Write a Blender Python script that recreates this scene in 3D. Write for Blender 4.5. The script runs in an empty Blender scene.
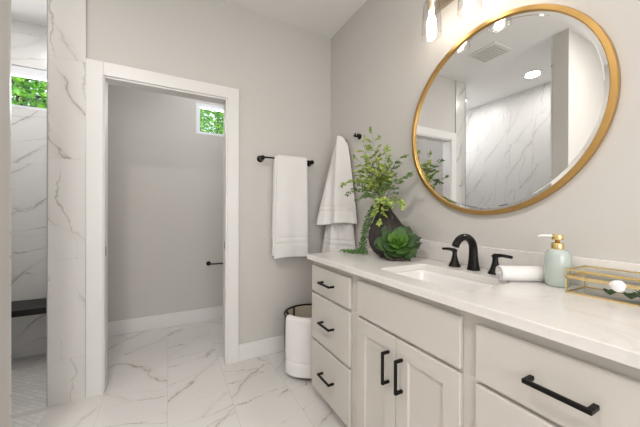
import bpy, bmesh, math, random
from mathutils import Vector, Matrix
R = math.radians
scene = bpy.context.scene
COL = scene.collection

# ------------------------------------------------------------------ camera
cam_d = bpy.data.cameras.new('camera'); cam = bpy.data.objects.new('camera', cam_d); COL.objects.link(cam)
cam_d.sensor_width = 36; cam_d.lens = 284.9 / 640 * 36; cam_d.clip_start = 0.02
yaw, pitch, roll = R(28.03), R(-0.142), R(0.182)
Fv = Vector((math.sin(yaw), math.cos(yaw), 0)); Rv = Vector((math.cos(yaw), -math.sin(yaw), 0)); Uv = Vector((0, 0, 1))
Fv, Uv = Fv*math.cos(pitch)+Uv*math.sin(pitch), Uv*math.cos(pitch)-Fv*math.sin(pitch)
Rv, Uv = Rv*math.cos(roll)+Uv*math.sin(roll), Uv*math.cos(roll)-Rv*math.sin(roll)
m = Matrix((Rv, Uv, -Fv)).transposed().to_4x4(); m.translation = Vector((0, 0, 1.163))
cam.matrix_world = m
scene.camera = cam

# ------------------------------------------------------------------ world, sun, area lights, exposure
w = bpy.data.worlds.new('sky'); scene.world = w; w.use_nodes = True
bg = w.node_tree.nodes['Background']; bg.inputs[0].default_value = (0.80, 0.90, 1.0, 1); bg.inputs[1].default_value = 1.6

def light(name, kind, loc, energy, col=(1, 1, 1), size=0.1, size_y=None, rot=(0, 0, 0), shape=None):
    d = bpy.data.lights.new(name, kind); o = bpy.data.objects.new(name, d); COL.objects.link(o)
    o.location = loc; o.rotation_euler = rot; d.energy = energy; d.color = col
    if kind == 'AREA':
        d.size = size
        if size_y: d.shape = 'RECTANGLE'; d.size_y = size_y
        if shape: d.shape = shape
    elif kind == 'POINT': d.shadow_soft_size = size
    elif kind == 'SUN': d.angle = R(1)
    return o
light('sun', 'SUN', (0, 0, 8), 8, (1, 0.95, 0.86), rot=(R(-14), R(-32), 0))
# added fill light, placed at the invented window behind the camera
light('front_window_daylight', 'AREA', (0.0, -1.74, 1.45), 25, (1.0, 0.975, 0.95), 1.7, 1.3, rot=(R(90), 0, 0))
# daylight falling in through the two transom windows
light('shower_window_daylight', 'AREA', (-1.04, 3.36, 2.18), 3.8, (0.95, 0.96, 1.0), 0.5, 0.25, rot=(R(-90), 0, 0))
light('toilet_window_daylight', 'AREA', (0.55, 3.36, 2.16), 7.5, (0.96, 0.965, 1.0), 0.45, 0.25, rot=(R(-90), 0, 0))
# recessed ceiling lights; all but the one in the mirror are added fill
DOWN = [(-0.40, 0.45), (-0.25, -0.9), (-1.06, 1.73), (0.35, 2.80), (-1.05, 2.62)]
DE = [12.5, 8.5, 3.3, 2.6, 3.2]
DC = [(1, .965, .93), (1, .965, .93), (1, .97, .94), (.93, .97, 1), (1, .98, .96)]
for (x, y), e, c_ in zip(DOWN, DE, DC):
    light('downlight_beam', 'AREA', (x, y, 2.735), e, c_, 0.13, rot=(0, 0, 0), shape='DISK')
LAMP_Y = [1.02, 0.812, 0.604]
for y in LAMP_Y:
    light('vanity_bulb_light', 'POINT', (1.185, y, 2.135), 0.85, (1, 0.94, 0.87), 0.028)
scene.view_settings.view_transform = 'Standard'; scene.view_settings.look = 'None'
scene.view_settings.gamma = 1; scene.view_settings.use_curve_mapping = False
scene.view_settings.exposure = 0.50

# ------------------------------------------------------------------ materials
class NT:
    def __init__(s, name):
        s.m = bpy.data.materials.new(name); s.m.use_nodes = True
        s.t = s.m.node_tree; s.b = s.t.nodes['Principled BSDF']
    def n(s, typ, **kw):
        o = s.t.nodes.new(typ)
        for k, v in kw.items(): setattr(o, k, v)
        return o
    def put(s, sock, v):
        if isinstance(v, bpy.types.NodeSocket): s.t.links.new(v, sock)
        elif isinstance(v, (tuple, list)) and len(v) == 3 and sock.type == 'RGBA': sock.default_value = (*v, 1)
        else: sock.default_value = v
    def math(s, op, a, b=0.0, c=None, clamp=False):
        o = s.n('ShaderNodeMath', operation=op, use_clamp=clamp); s.put(o.inputs[0], a); s.put(o.inputs[1], b)
        if c is not None: s.put(o.inputs[2], c)
        return o.outputs[0]
    def mix(s, f, a, b):
        o = s.n('ShaderNodeMix', data_type='RGBA'); s.put(o.inputs[0], f); s.put(o.inputs[6], a); s.put(o.inputs[7], b); return o.outputs[2]
    def rng(s, v, a, b, c=0.0, d=1.0):
        o = s.n('ShaderNodeMapRange', interpolation_type='SMOOTHSTEP'); s.put(o.inputs[0], v)
        for i, x in enumerate((a, b, c, d)): o.inputs[i+1].default_value = x
        return o.outputs[0]
    def coord(s): return s.n('ShaderNodeTexCoord').outputs['Object']
    def sep(s, v):
        o = s.n('ShaderNodeSeparateXYZ'); s.put(o.inputs[0], v); return o.outputs
    def comb(s, x=0.0, y=0.0, z=0.0):
        o = s.n('ShaderNodeCombineXYZ'); s.put(o.inputs[0], x); s.put(o.inputs[1], y); s.put(o.inputs[2], z); return o.outputs[0]
    def noise(s, vec, scale, detail=2, rough=0.5, dist=0.0):
        o = s.n('ShaderNodeTexNoise'); s.put(o.inputs['Vector'], vec); o.inputs['Scale'].default_value = scale
        o.inputs['Detail'].default_value = detail; o.inputs['Roughness'].default_value = rough; o.inputs['Distortion'].default_value = dist
        return o.outputs['Fac']
    def bump(s, h, strength=0.2, dist=0.01):
        o = s.n('ShaderNodeBump'); o.inputs['Strength'].default_value = strength; o.inputs['Distance'].default_value = dist
        s.put(o.inputs['Height'], h); s.t.links.new(o.outputs[0], s.b.inputs['Normal'])
    def set(s, **kw):
        for k, v in kw.items(): s.put(s.b.inputs[k.replace('_', ' ')], v)
        return s

def plain(name, col, rough=0.5, metal=0.0, var=0.04, nscale=8, bump=0.0, bscale=200, **kw):
    t = NT(name); c = t.coord(); f = t.noise(c, nscale, 3)
    dark = tuple(x*(1-var) for x in col); lite = tuple(min(1, x*(1+var)) for x in col)
    t.set(Base_Color=t.mix(f, dark, lite), Roughness=rough, Metallic=metal, **kw)
    if bump: t.bump(t.noise(c, bscale, 2), bump, 0.003)
    return t.m

def marble(name, ax, tile, off, base=(0.78, 0.765, 0.745), vein=(0.40, 0.365, 0.32), groutc=(0.55, 0.53, 0.51),
           g=0.0025, rough=0.25, stagger=0.0, ang=35, vs=1.0, amt=0.75, cloud=0.12, flip=False):
    t = NT(name); x = t.sep(t.coord()); a, b = x[ax[0]], x[ax[1]]
    u = t.math('DIVIDE', t.math('SUBTRACT', a, off[0]), tile[0]); iu = t.math('FLOOR', u)
    v = t.math('DIVIDE', t.math('SUBTRACT', b, off[1]), tile[1])
    if stagger: v = t.math('ADD', v, t.math('MULTIPLY', t.math('MODULO', t.math('ADD', iu, 40.0), 2.0), stagger))
    iv = t.math('FLOOR', v)
    wn = t.n('ShaderNodeTexWhiteNoise', noise_dimensions='2D'); t.put(wn.inputs['Vector'], t.comb(iu, iv))
    rs = t.sep(wn.outputs['Color'])
    pa = t.math('ADD', a, t.math('MULTIPLY', rs[0], 9.0)); pb = t.math('ADD', b, t.math('MULTIPLY', rs[1], 9.0))
    if flip: pa = t.math('MULTIPLY', pa, t.math('SUBTRACT', t.math('MULTIPLY', t.math('GREATER_THAN', rs[2], 0.5), 2.0), 1.0))
    mp = t.n('ShaderNodeMapping'); t.put(mp.inputs['Vector'], t.comb(pa, pb, t.math('MULTIPLY', rs[2], 5.0)))
    mp.inputs['Rotation'].default_value = (0, 0, R(ang))
    st_ = t.n('ShaderNodeMapping'); t.put(st_.inputs['Vector'], mp.outputs[0]); st_.inputs['Scale'].default_value = (0.75, 1.35, 1)
    P = st_.outputs[0]; Q = mp.outputs[0]
    ps = t.sep(Q)
    def family(coordv, spacing, warp, wscale, width, seed):
        q = t.n('ShaderNodeVectorMath', operation='ADD'); t.put(q.inputs[0], P); q.inputs[1].default_value = (seed, seed*1.7, seed*.3)
        nz = t.noise(q.outputs[0], wscale, 5, 0.58); sc = t.math('ADD', t.math('DIVIDE', coordv, spacing), t.math('MULTIPLY', nz, warp))
        dst = t.math('MULTIPLY', t.math('ABSOLUTE', t.math('SUBTRACT', t.math('FRACT', sc), 0.5)), spacing)
        wd = t.math('MULTIPLY', t.rng(t.noise(q.outputs[0], 3.1, 3), 0.35, 0.7), width)
        line = t.math('SUBTRACT', 1.0, t.math('DIVIDE', dst, t.math('ADD', wd, 0.0018)), clamp=True)
        return line, dst, t.rng(t.noise(q.outputs[0], 1.9, 2), 0.38, 0.54)
    l1, d1, m1 = family(ps[1], 0.30/vs, 1.3, 2.0, 0.015, 1.3)
    l2, d2, m2 = family(t.math('ADD', t.math('MULTIPLY', ps[1], 0.85), t.math('MULTIPLY', ps[0], 0.5)), 0.24/vs, 1.2, 2.6, 0.007, 7.7)
    v1 = t.math('MULTIPLY', l1, m1); v2 = t.math('MULTIPLY', t.math('MULTIPLY', l2, m2), 0.8)
    halo = t.math('MULTIPLY', t.math('MULTIPLY', t.rng(d1, 0.0, 0.045, 1.0, 0.0), m1), cloud)
    vv = t.math('MULTIPLY', t.math('MAXIMUM', v1, v2), amt)
    vv = t.math('MAXIMUM', vv, halo)
    colr = t.mix(vv, base, vein)
    fu = t.math('MULTIPLY', t.math('FRACT', u), tile[0]); fv = t.math('MULTIPLY', t.math('FRACT', v), tile[1])
    line = t.math('MAXIMUM', t.math('LESS_THAN', fu, g), t.math('LESS_THAN', fv, g))
    t.set(Base_Color=t.mix(line, colr, groutc), Roughness=t.math('ADD', t.math('MULTIPLY', line, 0.5), rough))
    t.bump(t.math('SUBTRACT', 1.0, line), 0.3, 0.001)
    return t.m

def thin_glass(name, tint=(1, 1, 1), rough=0.0, base=0.04, top=0.75):
    m_ = bpy.data.materials.new(name); m_.use_nodes = True; t = m_.node_tree; t.nodes.remove(t.nodes['Principled BSDF'])
    o = t.nodes['Material Output']; tr = t.nodes.new('ShaderNodeBsdfTransparent'); gl = t.nodes.new('ShaderNodeBsdfGlossy')
    lw = t.nodes.new('ShaderNodeLayerWeight'); mx = t.nodes.new('ShaderNodeMixShader'); pw = t.nodes.new('ShaderNodeMath'); ad = t.nodes.new('ShaderNodeMath')
    tr.inputs[0].default_value = (*tint, 1); gl.inputs['Roughness'].default_value = rough
    pw.operation = 'POWER'; pw.inputs[1].default_value = 4.0; ad.operation = 'MULTIPLY_ADD'; ad.inputs[1].default_value = top; ad.inputs[2].default_value = base; ad.use_clamp = True
    t.links.new(lw.outputs['Facing'], pw.inputs[0]); t.links.new(pw.outputs[0], ad.inputs[0]); t.links.new(ad.outputs[0], mx.inputs[0])
    t.links.new(tr.outputs[0], mx.inputs[1]); t.links.new(gl.outputs[0], mx.inputs[2]); t.links.new(mx.outputs[0], o.inputs[0])
    return m_

def emit(name, col, s):
    t = NT(name); t.set(Base_Color=(0.9, 0.9, 0.9), Emission_Color=col, Emission_Strength=s); return t.m

M = {}
M['wall'] = plain('warm_grey_wall_paint', (0.575, 0.55, 0.517), 0.75, var=0.015, nscale=2, bump=0.05, bscale=260)
M['ceil'] = plain('white_ceiling_paint', (0.80, 0.785, 0.765), 0.85, var=0.01, bump=0.05)
M['trim'] = plain('white_trim_paint', (0.75, 0.73, 0.71), 0.38, var=0.01)
M['cab'] = plain('greige_cabinet_paint', (0.575, 0.545, 0.50), 0.42, var=0.012, nscale=3)
M['cabin'] = plain('shadowed_cabinet_interior', (0.42, 0.39, 0.35), 0.6)
M['floor'] = marble('marble_floor_tile', (0, 1), (0.353, 0.706), (-0.004, 0.32), base=(0.70, 0.675, 0.645), vein=(0.30, 0.25, 0.20), groutc=(0.48, 0.455, 0.43), g=0.0024, rough=0.24, stagger=0.5, ang=-48, vs=1.0, amt=0.8, flip=True)
M['tile_y'] = marble('marble_wall_tile_facing_room', (0, 2), (0.62, 0.61), (-1.255, 0.265), base=(0.70, 0.68, 0.655), vein=(0.33, 0.29, 0.23), g=0.002, rough=0.25, ang=52, vs=1.15, amt=0.8)
M['tile_b'] = marble('marble_shower_back_tile', (0, 2), (0.31, 0.61), (-1.17, 0.35), base=(0.74, 0.73, 0.715), vein=(0.33, 0.30, 0.26), g=0.002, rough=0.25, ang=-40, vs=1.15, amt=0.8)
M['tile_x'] = marble('marble_shower_side_tile', (1, 2), (0.305, 0.61), (0.1, 0.265), base=(0.70, 0.69, 0.68), vein=(0.36, 0.34, 0.31), g=0.002, rough=0.38, ang=55, vs=1.4, amt=0.75, stagger=0.5)
def quartz(name):
    t = NT(name); c = t.coord(); n1 = t.noise(c, 3.2, 5, 0.55, 0.8); n2 = t.noise(c, 90, 2)
    v = t.math('MULTIPLY', t.rng(t.math('ABSOLUTE', t.math('SUBTRACT', n1, 0.5)), 0.0, 0.03, 1.0, 0.0), t.rng(t.noise(c, 5, 2), 0.45, 0.6, 0.0, 0.22))
    v = t.math('ADD', v, t.math('MULTIPLY', t.rng(n2, 0.5, 0.75), 0.12))
    t.set(Base_Color=t.mix(v, (0.745, 0.715, 0.685), (0.52, 0.51, 0.51)), Roughness=0.18); return t.m
M['quartz'] = quartz('white_quartz')
M['porcelain'] = plain('white_porcelain', (0.80, 0.78, 0.755), 0.12, var=0.01)
M['black'] = plain('oil_rubbed_black_metal', (0.009, 0.0075, 0.0065), 0.34, 0.3, var=0.2, Specular_IOR_Level=0.3)
M['blackpull'] = plain('matte_black_pull', (0.006, 0.0055, 0.005), 0.40, 0.1, var=0.2, Specular_IOR_Level=0.2)
M['bench'] = plain('black_granite_bench', (0.014, 0.0135, 0.013), 0.4, var=0.5, nscale=60, Specular_IOR_Level=0.3)
M['gold'] = plain('brushed_gold', (0.55, 0.34, 0.12), 0.34, 1.0, var=0.07, nscale=30)
M['brass'] = plain('polished_brass', (0.88, 0.66, 0.28), 0.25, 1.0, var=0.05)
M['bronze'] = plain('satin_nickel_fitting', (0.55, 0.45, 0.34), 0.3, 1.0, var=0.05)
M['steel'] = plain('satin_steel', (0.5, 0.5, 0.5), 0.35, 1.0)
M['mirror'] = plain('silvered_mirror', (0.93, 0.935, 0.93), 0.0, 1.0, var=0.0)
M['glass'] = thin_glass('clear_glass', (0.99, 0.995, 0.99), base=0.015, top=.4)
M['jar'] = thin_glass('clear_lamp_glass', (0.985, 0.985, 0.985), base=0.08, top=.8)
M['pane'] = thin_glass('window_pane_glass')
M['bulb'] = emit('lit_bulb', (1, 0.90, 0.76), 14)
M['disc'] = emit('lit_downlight', (1, 0.95, 0.88), 9)
M['ceramic'] = plain('pale_sage_ceramic', (0.46, 0.515, 0.485), 0.10, var=0.03)
M['agate'] = plain('white_agate', (0.85, 0.84, 0.86), 0.25, var=0.06, nscale=90)
M['vinyl'] = plain('white_window_vinyl', (0.80, 0.82, 0.86), 0.4, var=0.01)

def towel_mat(name, col):
    t = NT(name); c = t.coord()
    f = t.noise(c, 260, 2, 0.6); g = t.noise(c, 12, 2)
    t.set(Base_Color=t.mix(t.math('MULTIPLY', g, 0.5), col, tuple(x*0.93 for x in col)), Roughness=0.95, Sheen_Weight=0.3)
    t.bump(f, 0.55, 0.004); return t.m
M['towel'] = towel_mat('white_terry_cloth', (0.79, 0.77, 0.75))
def leaf_mat(name, a, b, scale=14, rough=0.5, tr=0.0):
    t = NT(name); c = t.coord(); t.set(Base_Color=t.mix(t.rng(t.noise(c, scale, 2), 0.35, 0.65), a, b), Roughness=rough)
    if tr: t.set(Subsurface_Weight=tr, Subsurface_Radius=(0.02, 0.03, 0.01))
    return t.m
M['frond'] = leaf_mat('yellow_green_leaflet', (0.15, 0.25, 0.035), (0.44, 0.52, 0.12), 30)
M['frond2'] = leaf_mat('grey_green_leaflet', (0.09, 0.17, 0.05), (0.20, 0.30, 0.10), 25)
M['stem'] = leaf_mat('green_brown_stem', (0.16, 0.15, 0.06), (0.22, 0.24, 0.09), 25)
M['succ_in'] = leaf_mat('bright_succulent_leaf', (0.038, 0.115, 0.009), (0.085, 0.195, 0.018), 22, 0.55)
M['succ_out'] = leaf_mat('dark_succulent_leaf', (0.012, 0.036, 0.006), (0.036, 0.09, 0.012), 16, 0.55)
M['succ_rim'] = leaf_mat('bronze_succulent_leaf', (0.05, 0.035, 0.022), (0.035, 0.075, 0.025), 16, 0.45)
M['pearl'] = leaf_mat('trailing_bead_leaf', (0.035, 0.11, 0.025), (0.14, 0.27, 0.07), 70, 0.45)
M['tree'] = leaf_mat('sunlit_tree_leaf', (0.07, 0.34, 0.015), (0.36, 0.72, 0.05), 5, 0.45)
M['bark'] = plain('tree_bark', (0.10, 0.075, 0.05), 0.9, var=0.4, bump=0.5, bscale=30)
M['lawn'] = plain('lawn', (0.08, 0.20, 0.03), 0.9, var=0.3)

t = NT('ribbed_dark_pottery'); c = t.coord()
t.set(Base_Color=t.mix(t.noise(c, 22, 3), (0.010, 0.007, 0.006), (0.042, 0.028, 0.022)), Roughness=0.55)
t.bump(t.noise(c, 120, 3), 0.4, 0.004); M['pot'] = t.m
t = NT('mosaic_shower_floor'); c = t.coord(); mp = t.n('ShaderNodeMapping'); t.put(mp.inputs['Vector'], c); mp.inputs['Rotation'].default_value = (0, 0, R(45))
br = t.n('ShaderNodeTexBrick'); t.put(br.inputs['Vector'], mp.outputs[0]); br.inputs['Scale'].default_value = 1
br.inputs['Brick Width'].default_value = 0.06; br.inputs['Row Height'].default_value = 0.028; br.inputs['Mortar Size'].default_value = 0.0022
br.inputs['Color1'].default_value = (0.84, 0.825, 0.80, 1); br.inputs['Color2'].default_value = (0.72, 0.70, 0.675, 1); br.inputs['Mortar'].default_value = (0.60, 0.59, 0.57, 1)
t.set(Base_Color=br.outputs['Color'], Roughness=0.35); t.bump(t.math('SUBTRACT', 1.0, br.outputs['Fac']), 0.4, 0.002); M['mosaic'] = t.m
t = NT('tan_woven_lining'); c = t.coord(); wv = t.n('ShaderNodeTexWave', bands_direction='Z'); t.put(wv.inputs['Vector'], c); wv.inputs['Scale'].default_value = 40
t.set(Base_Color=t.mix(wv.outputs['Fac'], (0.36, 0.31, 0.235), (0.43, 0.375, 0.29)), Roughness=0.85); t.bump(wv.outputs['Fac'], 0.3, 0.003); M['lining'] = t.m
t = NT('black_woven_basket'); c = t.coord(); wv = t.n('ShaderNodeTexWave', bands_direction='Z'); t.put(wv.inputs['Vector'], c); wv.inputs['Scale'].default_value = 40
t.set(Base_Color=t.mix(wv.outputs['Fac'], (0.012, 0.011, 0.01), (0.03, 0.027, 0.024)), Roughness=0.7); t.bump(wv.outputs['Fac'], 0.5, 0.004); M['weave'] = t.m

# ------------------------------------------------------------------ mesh helpers
def obj(name, bm, mat, parent=None, smooth=False, bevel=0.0, seg=2, mats=None, auto=None):
    me = bpy.data.meshes.new(name); bmesh.ops.recalc_face_normals(bm, faces=bm.faces) if not mats else None
    bm.to_mesh(me); bm.free()
    for k in (mats or [mat]): me.materials.append(M[k])
    o = bpy.data.objects.new(name, me); COL.objects.link(o)
    if smooth:
        for p in me.polygons: p.use_smooth = True
    if bevel:
        b = o.modifiers.new('bevel', 'BEVEL'); b.width = bevel; b.segments = seg; b.limit_method = 'ANGLE'; b.angle_limit = R(40)
    if parent: o.parent = parent; o.matrix_parent_inverse = Matrix.Translation(parent.location).inverted()
    return o
def tag(o, label=None, cat=None, group=None, kind=None):
    if label: o['label'] = label
    if cat: o['category'] = cat
    if group: o['group'] = group
    if kind: o['kind'] = kind
    return o
def thing(name, loc, label, cat, group=None, kind=None):
    o = bpy.data.objects.new(name, None); COL.objects.link(o); o.location = loc; o.empty_display_size = 0.05
    return tag(o, label, cat, group, kind)
def box(bm, x0, x1, y0, y1, z0, z1):
    r = bmesh.ops.create_cube(bm, size=1)['verts']
    for v in r: v.co = Vector((x0+(v.co.x+.5)*(x1-x0), y0+(v.co.y+.5)*(y1-y0), z0+(v.co.z+.5)*(z1-z0)))
    return r
def B(*a):
    bm = bmesh.new()
    for q in a: box(bm, *q)
    return bm
def frames(pts):
    T = []
    for i in range(len(pts)):
        a = pts[max(0, i-1)]; b = pts[min(len(pts)-1, i+1)]; T.append((b-a).normalized())
    up = Vector((0, 0, 1)) if abs(T[0].z) < 0.9 else Vector((1, 0, 0))
    n = (up - T[0]*up.dot(T[0])).normalized(); out = []
    for t_ in T:
        n = (n - t_*n.dot(t_)).normalized(); out.append((t_, n, t_.cross(n)))
    return out
def tube(bm, pts, r, seg=10, cap=True, rx=None):
    pts = [Vector(p) for p in pts]; rs = r if isinstance(r, (list, tuple)) else [r]*len(pts)
    rings = []
    for i, (p, (t_, n, b)) in enumerate(zip(pts, frames(pts))):
        k = 1 if rx is None else rx
        rings.append([bm.verts.new(p + n*math.cos(a)*rs[i] + b*math.sin(a)*rs[i]*k) for a in [2*math.pi*j/seg for j in range(seg)]])
    for a, b in zip(rings, rings[1:]):
        for j in range(seg): bm.faces.new((a[j], a[(j+1) % seg], b[(j+1) % seg], b[j]))
    if cap: bm.faces.new(rings[0][::-1]); bm.faces.new(rings[-1])
    return rings
def lathe(bm, prof, c, axis='z', seg=32, close=False, sx=1, sy=1):
    rings = []
    for r, h in prof:
        ring = []
        for j in range(seg):
            a = 2*math.pi*j/seg; p = (r*math.cos(a)*sx, r*math.sin(a)*sy)
            q = (p[0], p[1], h) if axis == 'z' else ((h, p[0], p[1]) if axis == 'x' else (p[0], h, p[1]))
            ring.append(bm.verts.new(Vector(c)+Vector(q)))
        rings.append(ring)
    pr = list(zip(rings, rings[1:])) + ([(rings[-1], rings[0])] if close else [])
    for a, b in pr:
        for j in range(seg): bm.faces.new((a[j], a[(j+1) % seg], b[(j+1) % seg], b[j]))
    if not close:
        for ring, (r, h) in ((rings[0], prof[0]), (rings[-1], prof[-1])):
            if r > 1e-5: bm.faces.new(ring)
    bmesh.ops.remove_doubles(bm, verts=[v for ring in rings for v in ring], dist=1e-6)
def grid(bm, f, nu, nv, mi=0):
    V = [[bm.verts.new(Vector(f(i/nu, j/nv))) for j in range(nv+1)] for i in range(nu+1)]
    for i in range(nu):
        for j in range(nv):
            q = bm.faces.new((V[i][j], V[i+1][j], V[i+1][j+1], V[i][j+1])); q.material_index = mi
def solid(o, th, sub=0, off=0):
    s = o.modifiers.new('thick', 'SOLIDIFY'); s.thickness = th; s.offset = off
    if sub: u = o.modifiers.new('smooth', 'SUBSURF'); u.levels = sub; u.render_levels = sub
    return o
def st(name, bm, mat, parent=None, **kw):
    o = obj(name, bm, mat, parent, **kw)
    if not parent: o['kind'] = 'structure'
    return o
def wall_y(name, y0, y1, x0, x1, z0, z1, mat, hole=None):
    """wall slab across X with an optional rectangular hole (hx0,hx1,hz0,hz1)"""
    if not hole: return st(name, B((x0, x1, y0, y1, z0, z1)), mat)
    a, b, c_, d = hole; q = []
    if a > x0: q.append((x0, a, y0, y1, z0, z1))
    if b < x1: q.append((b, x1, y0, y1, z0, z1))
    if c_ > z0: q.append((a, b, y0, y1, z0, c_))
    if d < z1: q.append((a, b, y0, y1, d, z1))
    return st(name, B(*q), mat)

# ------------------------------------------------------------------ room shell
XW, YW, H = 1.313, 2.265, 2.76
YB = 3.287
XL = -1.50
st('floor', B((XL, XW+.1, -1.9, 2.265, -0.1, 0), (-0.635, XW+.1, 2.265, YB+.02, -0.1, 0)), 'floor')
# cut the shower area out of the floor: the mosaic lies a hair above it and falls towards the back
bm = bmesh.new()
def shf(u, v):
    x = XL + u*(-0.625-XL); y = 1.296 + v*(YB-1.296)
    return (x, y, 0.003 if y < 2.2 else 0.003 - 0.063*(y-2.2)/(YB-2.2))
grid(bm, shf, 6, 12); st('floor_shower', bm, 'mosaic')
st('floor_shower_base', B((XL, -0.635, 2.265, YB+.02, -0.2, -0.085)), 'mosaic')
st('ceiling', B((XL-.1, XW+.1, -1.9, YB+.15, H, H+.1)), 'ceil')
st('wall_right', B((XW, XW+.12, -1.9, YB+.15, 0, H)), 'wall')
st('wall_left', B((XL-.12, XL, -1.9, YB+.15, -.1, H)), 'wall')
wall_y('wall_front', -1.92, -1.80, XL-.1, XW+.1, 0, H, 'wall', (-0.9, 0.9, 0.8, 2.1))
# wall with the door opening (towel-bar wall)
OX0, OX1, OZ = -0.376, 0.402, 2.042
st('wall_back', B((-0.455, OX0, YW, YW+.095, 0, H), (OX1, XW, YW, YW+.095, 0, H), (OX0, OX1, YW, YW+.095, OZ, H)), 'wall')
# outside wall behind the toilet room and the shower
WT = (0.262, 0.80, 2.006, 2.335)
WS = (-1.33, -0.80, 2.035, 2.385)
wall_y('wall_toilet_back', YB, YB+.15, -0.54, XW, 0, H, 'wall', WT)
wall_y('wall_shower_back', YB, YB+.15, XL, -0.54, -.1, H, 'tile_b', WS)
# partition between shower and toilet room, its end clad in marble tile
st('wall_partition_end', B((-0.635, -0.4555, YW-0.006, YW+.05, 0, H)), 'tile_y')
st('wall_partition', B((-0.62, -0.54, YW+.05, YB, 0, H)), 'wall')
st('wall_shower_right', B((-0.636, -0.62, YW+.05, YB, -.1, H)), 'tile_x')
st('wall_shower_left', B((XL, XL+.015, 1.296, YB, -.1, H)), 'tile_x')
st('wall_near_partition', B((XL, -0.451, 1.163, 1.284, 0, H)), 'wall', bevel=0.004)
st('wall_shower_near', B((XL+.015, -0.453, 1.284, 1.296, 0, H)), 'tile_b')
st('trim_1', B((-0.4562, -0.4535, YW-0.009, YW, 0, H)), 'steel')
st('trim_2', B((-0.638, -0.635, YW-0.009, YW+.05, 0, H)), 'steel')

# doorway casing, jambs, latch plates
d = thing('door_1', (0, YW, 0), None, None, kind='structure')
CW = 0.086; f0, f1 = -0.453, 0.484
def casing_bm(x0, x1, z0, z1, vert):
    bm = B((x0, x1, YW-.018, YW, z0, z1)); return bm
st('casing', B((f0, f0+CW, YW-.018, YW, 0, 2.12)), 'trim', d, bevel=.003)
st('casing', B((f1-CW, f1, YW-.018, YW, 0, 2.12)), 'trim', d, bevel=.003)
st('casing', B((f0+CW, f1-CW, YW-.018, YW, 2.034, 2.12)), 'trim', d, bevel=.003)
st('jamb', B((OX0-.002, OX0+.016, YW-.006, YW+.10, 0, 2.04)), 'trim', d, bevel=.002)
st('jamb', B((OX1-.016, OX1+.002, YW-.006, YW+.10, 0, 2.04)), 'trim', d, bevel=.002)
st('jamb', B((OX0+.016, OX1-.016, YW-.006, YW+.10, 2.022, 2.04)), 'trim', d, bevel=.002)
for s, x in ((1, OX0+.016), (-1, OX1-.016)):
    st('latch_plate', B((min(x, x+s*.002), max(x, x+s*.002), YW+.010, YW+.034, 0.875, 0.945)), 'steel', d, bevel=.0008)
    st('latch_hole', B((min(x, x+s*.003), max(x, x+s*.003), YW+.015, YW+.029, 0.885, 0.935)), 'blackpull', d)

def baseb(name, q, top):
    bm = B(q); return st(name, bm, 'trim', bevel=.004)
baseb('baseboard_back', (f1, XW, YW-.015, YW, 0, 0.132), None)
baseb('baseboard_right', (XW-.015, XW, 1.60, YW-.015, 0, 0.132), None)
baseb('baseboard_toilet', (-0.54, XW, YB-.015, YB, 0, 0.132), None)
baseb('baseboard_partition', (-0.54, -0.525, YW+.13, YB-.015, 0, 0.132), None)
baseb('baseboard_left', (XL, -0.451, 1.148, 1.163, 0, 0.132), None)
baseb('baseboard_near_end', (-0.451, -0.447, 1.163, 1.284, 0, 0.004), None)

# windows
def window(name, W, y, parent_y, fw=.035, reveal=0.05, ft=.035):
    x0, x1, z0, z1 = W
    o = thing(name, ((x0+x1)/2, y, z0), None, None, kind='structure')
    fy0, fy1 = y+reveal, y+reveal+.045
    st('window_frame', B((x0, x1, fy0, fy1, z0, z0+fw*.6), (x0, x1, fy0, fy1, z1-ft, z1), (x0, x0+fw, fy0, fy1, z0+fw*.6, z1-ft), (x1-fw, x1, fy0, fy1, z0+fw*.6, z1-ft)), 'vinyl', o)
    e = .006
    st('window_reveal', B((x0-e, x1+e, y-.002, fy0, z0-e, z0), (x0-e, x1+e, y-.002, fy0, z1, z1+e), (x0-e, x0, y-.002, fy0, z0-e, z1+e), (x1, x1+e, y-.002, fy0, z0-e, z1+e)), 'trim', o)
    st('window_glass', B((x0+fw*.8, x1-fw*.8, fy0+.018, fy0+.023, z0+.015, z1-ft*.8)), 'pane', o)
    return o
window('window_1', WS, YB, 0, reveal=.006, ft=.075)
window('window_2', WT, YB, 0, reveal=.004, ft=.045)
o = thing('window_3', (0, -1.86, 0.8), None, None, kind='structure')  # unseen rear window, added to go with the fill light
st('window_frame', B((-.9, .9, -1.9, -1.83, .8, .85), (-.9, .9, -1.9, -1.83, 2.05, 2.1), (-.9, -.85, -1.9, -1.83, .85, 2.05), (.85, .9, -1.9, -1.83, .85, 2.05), (-.02, .02, -1.9, -1.83, .85, 2.05)), 'vinyl', o, bevel=.003)
st('window_glass', B((-.85, .85, -1.868, -1.862, .85, 2.05)), 'pane', o)

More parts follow.
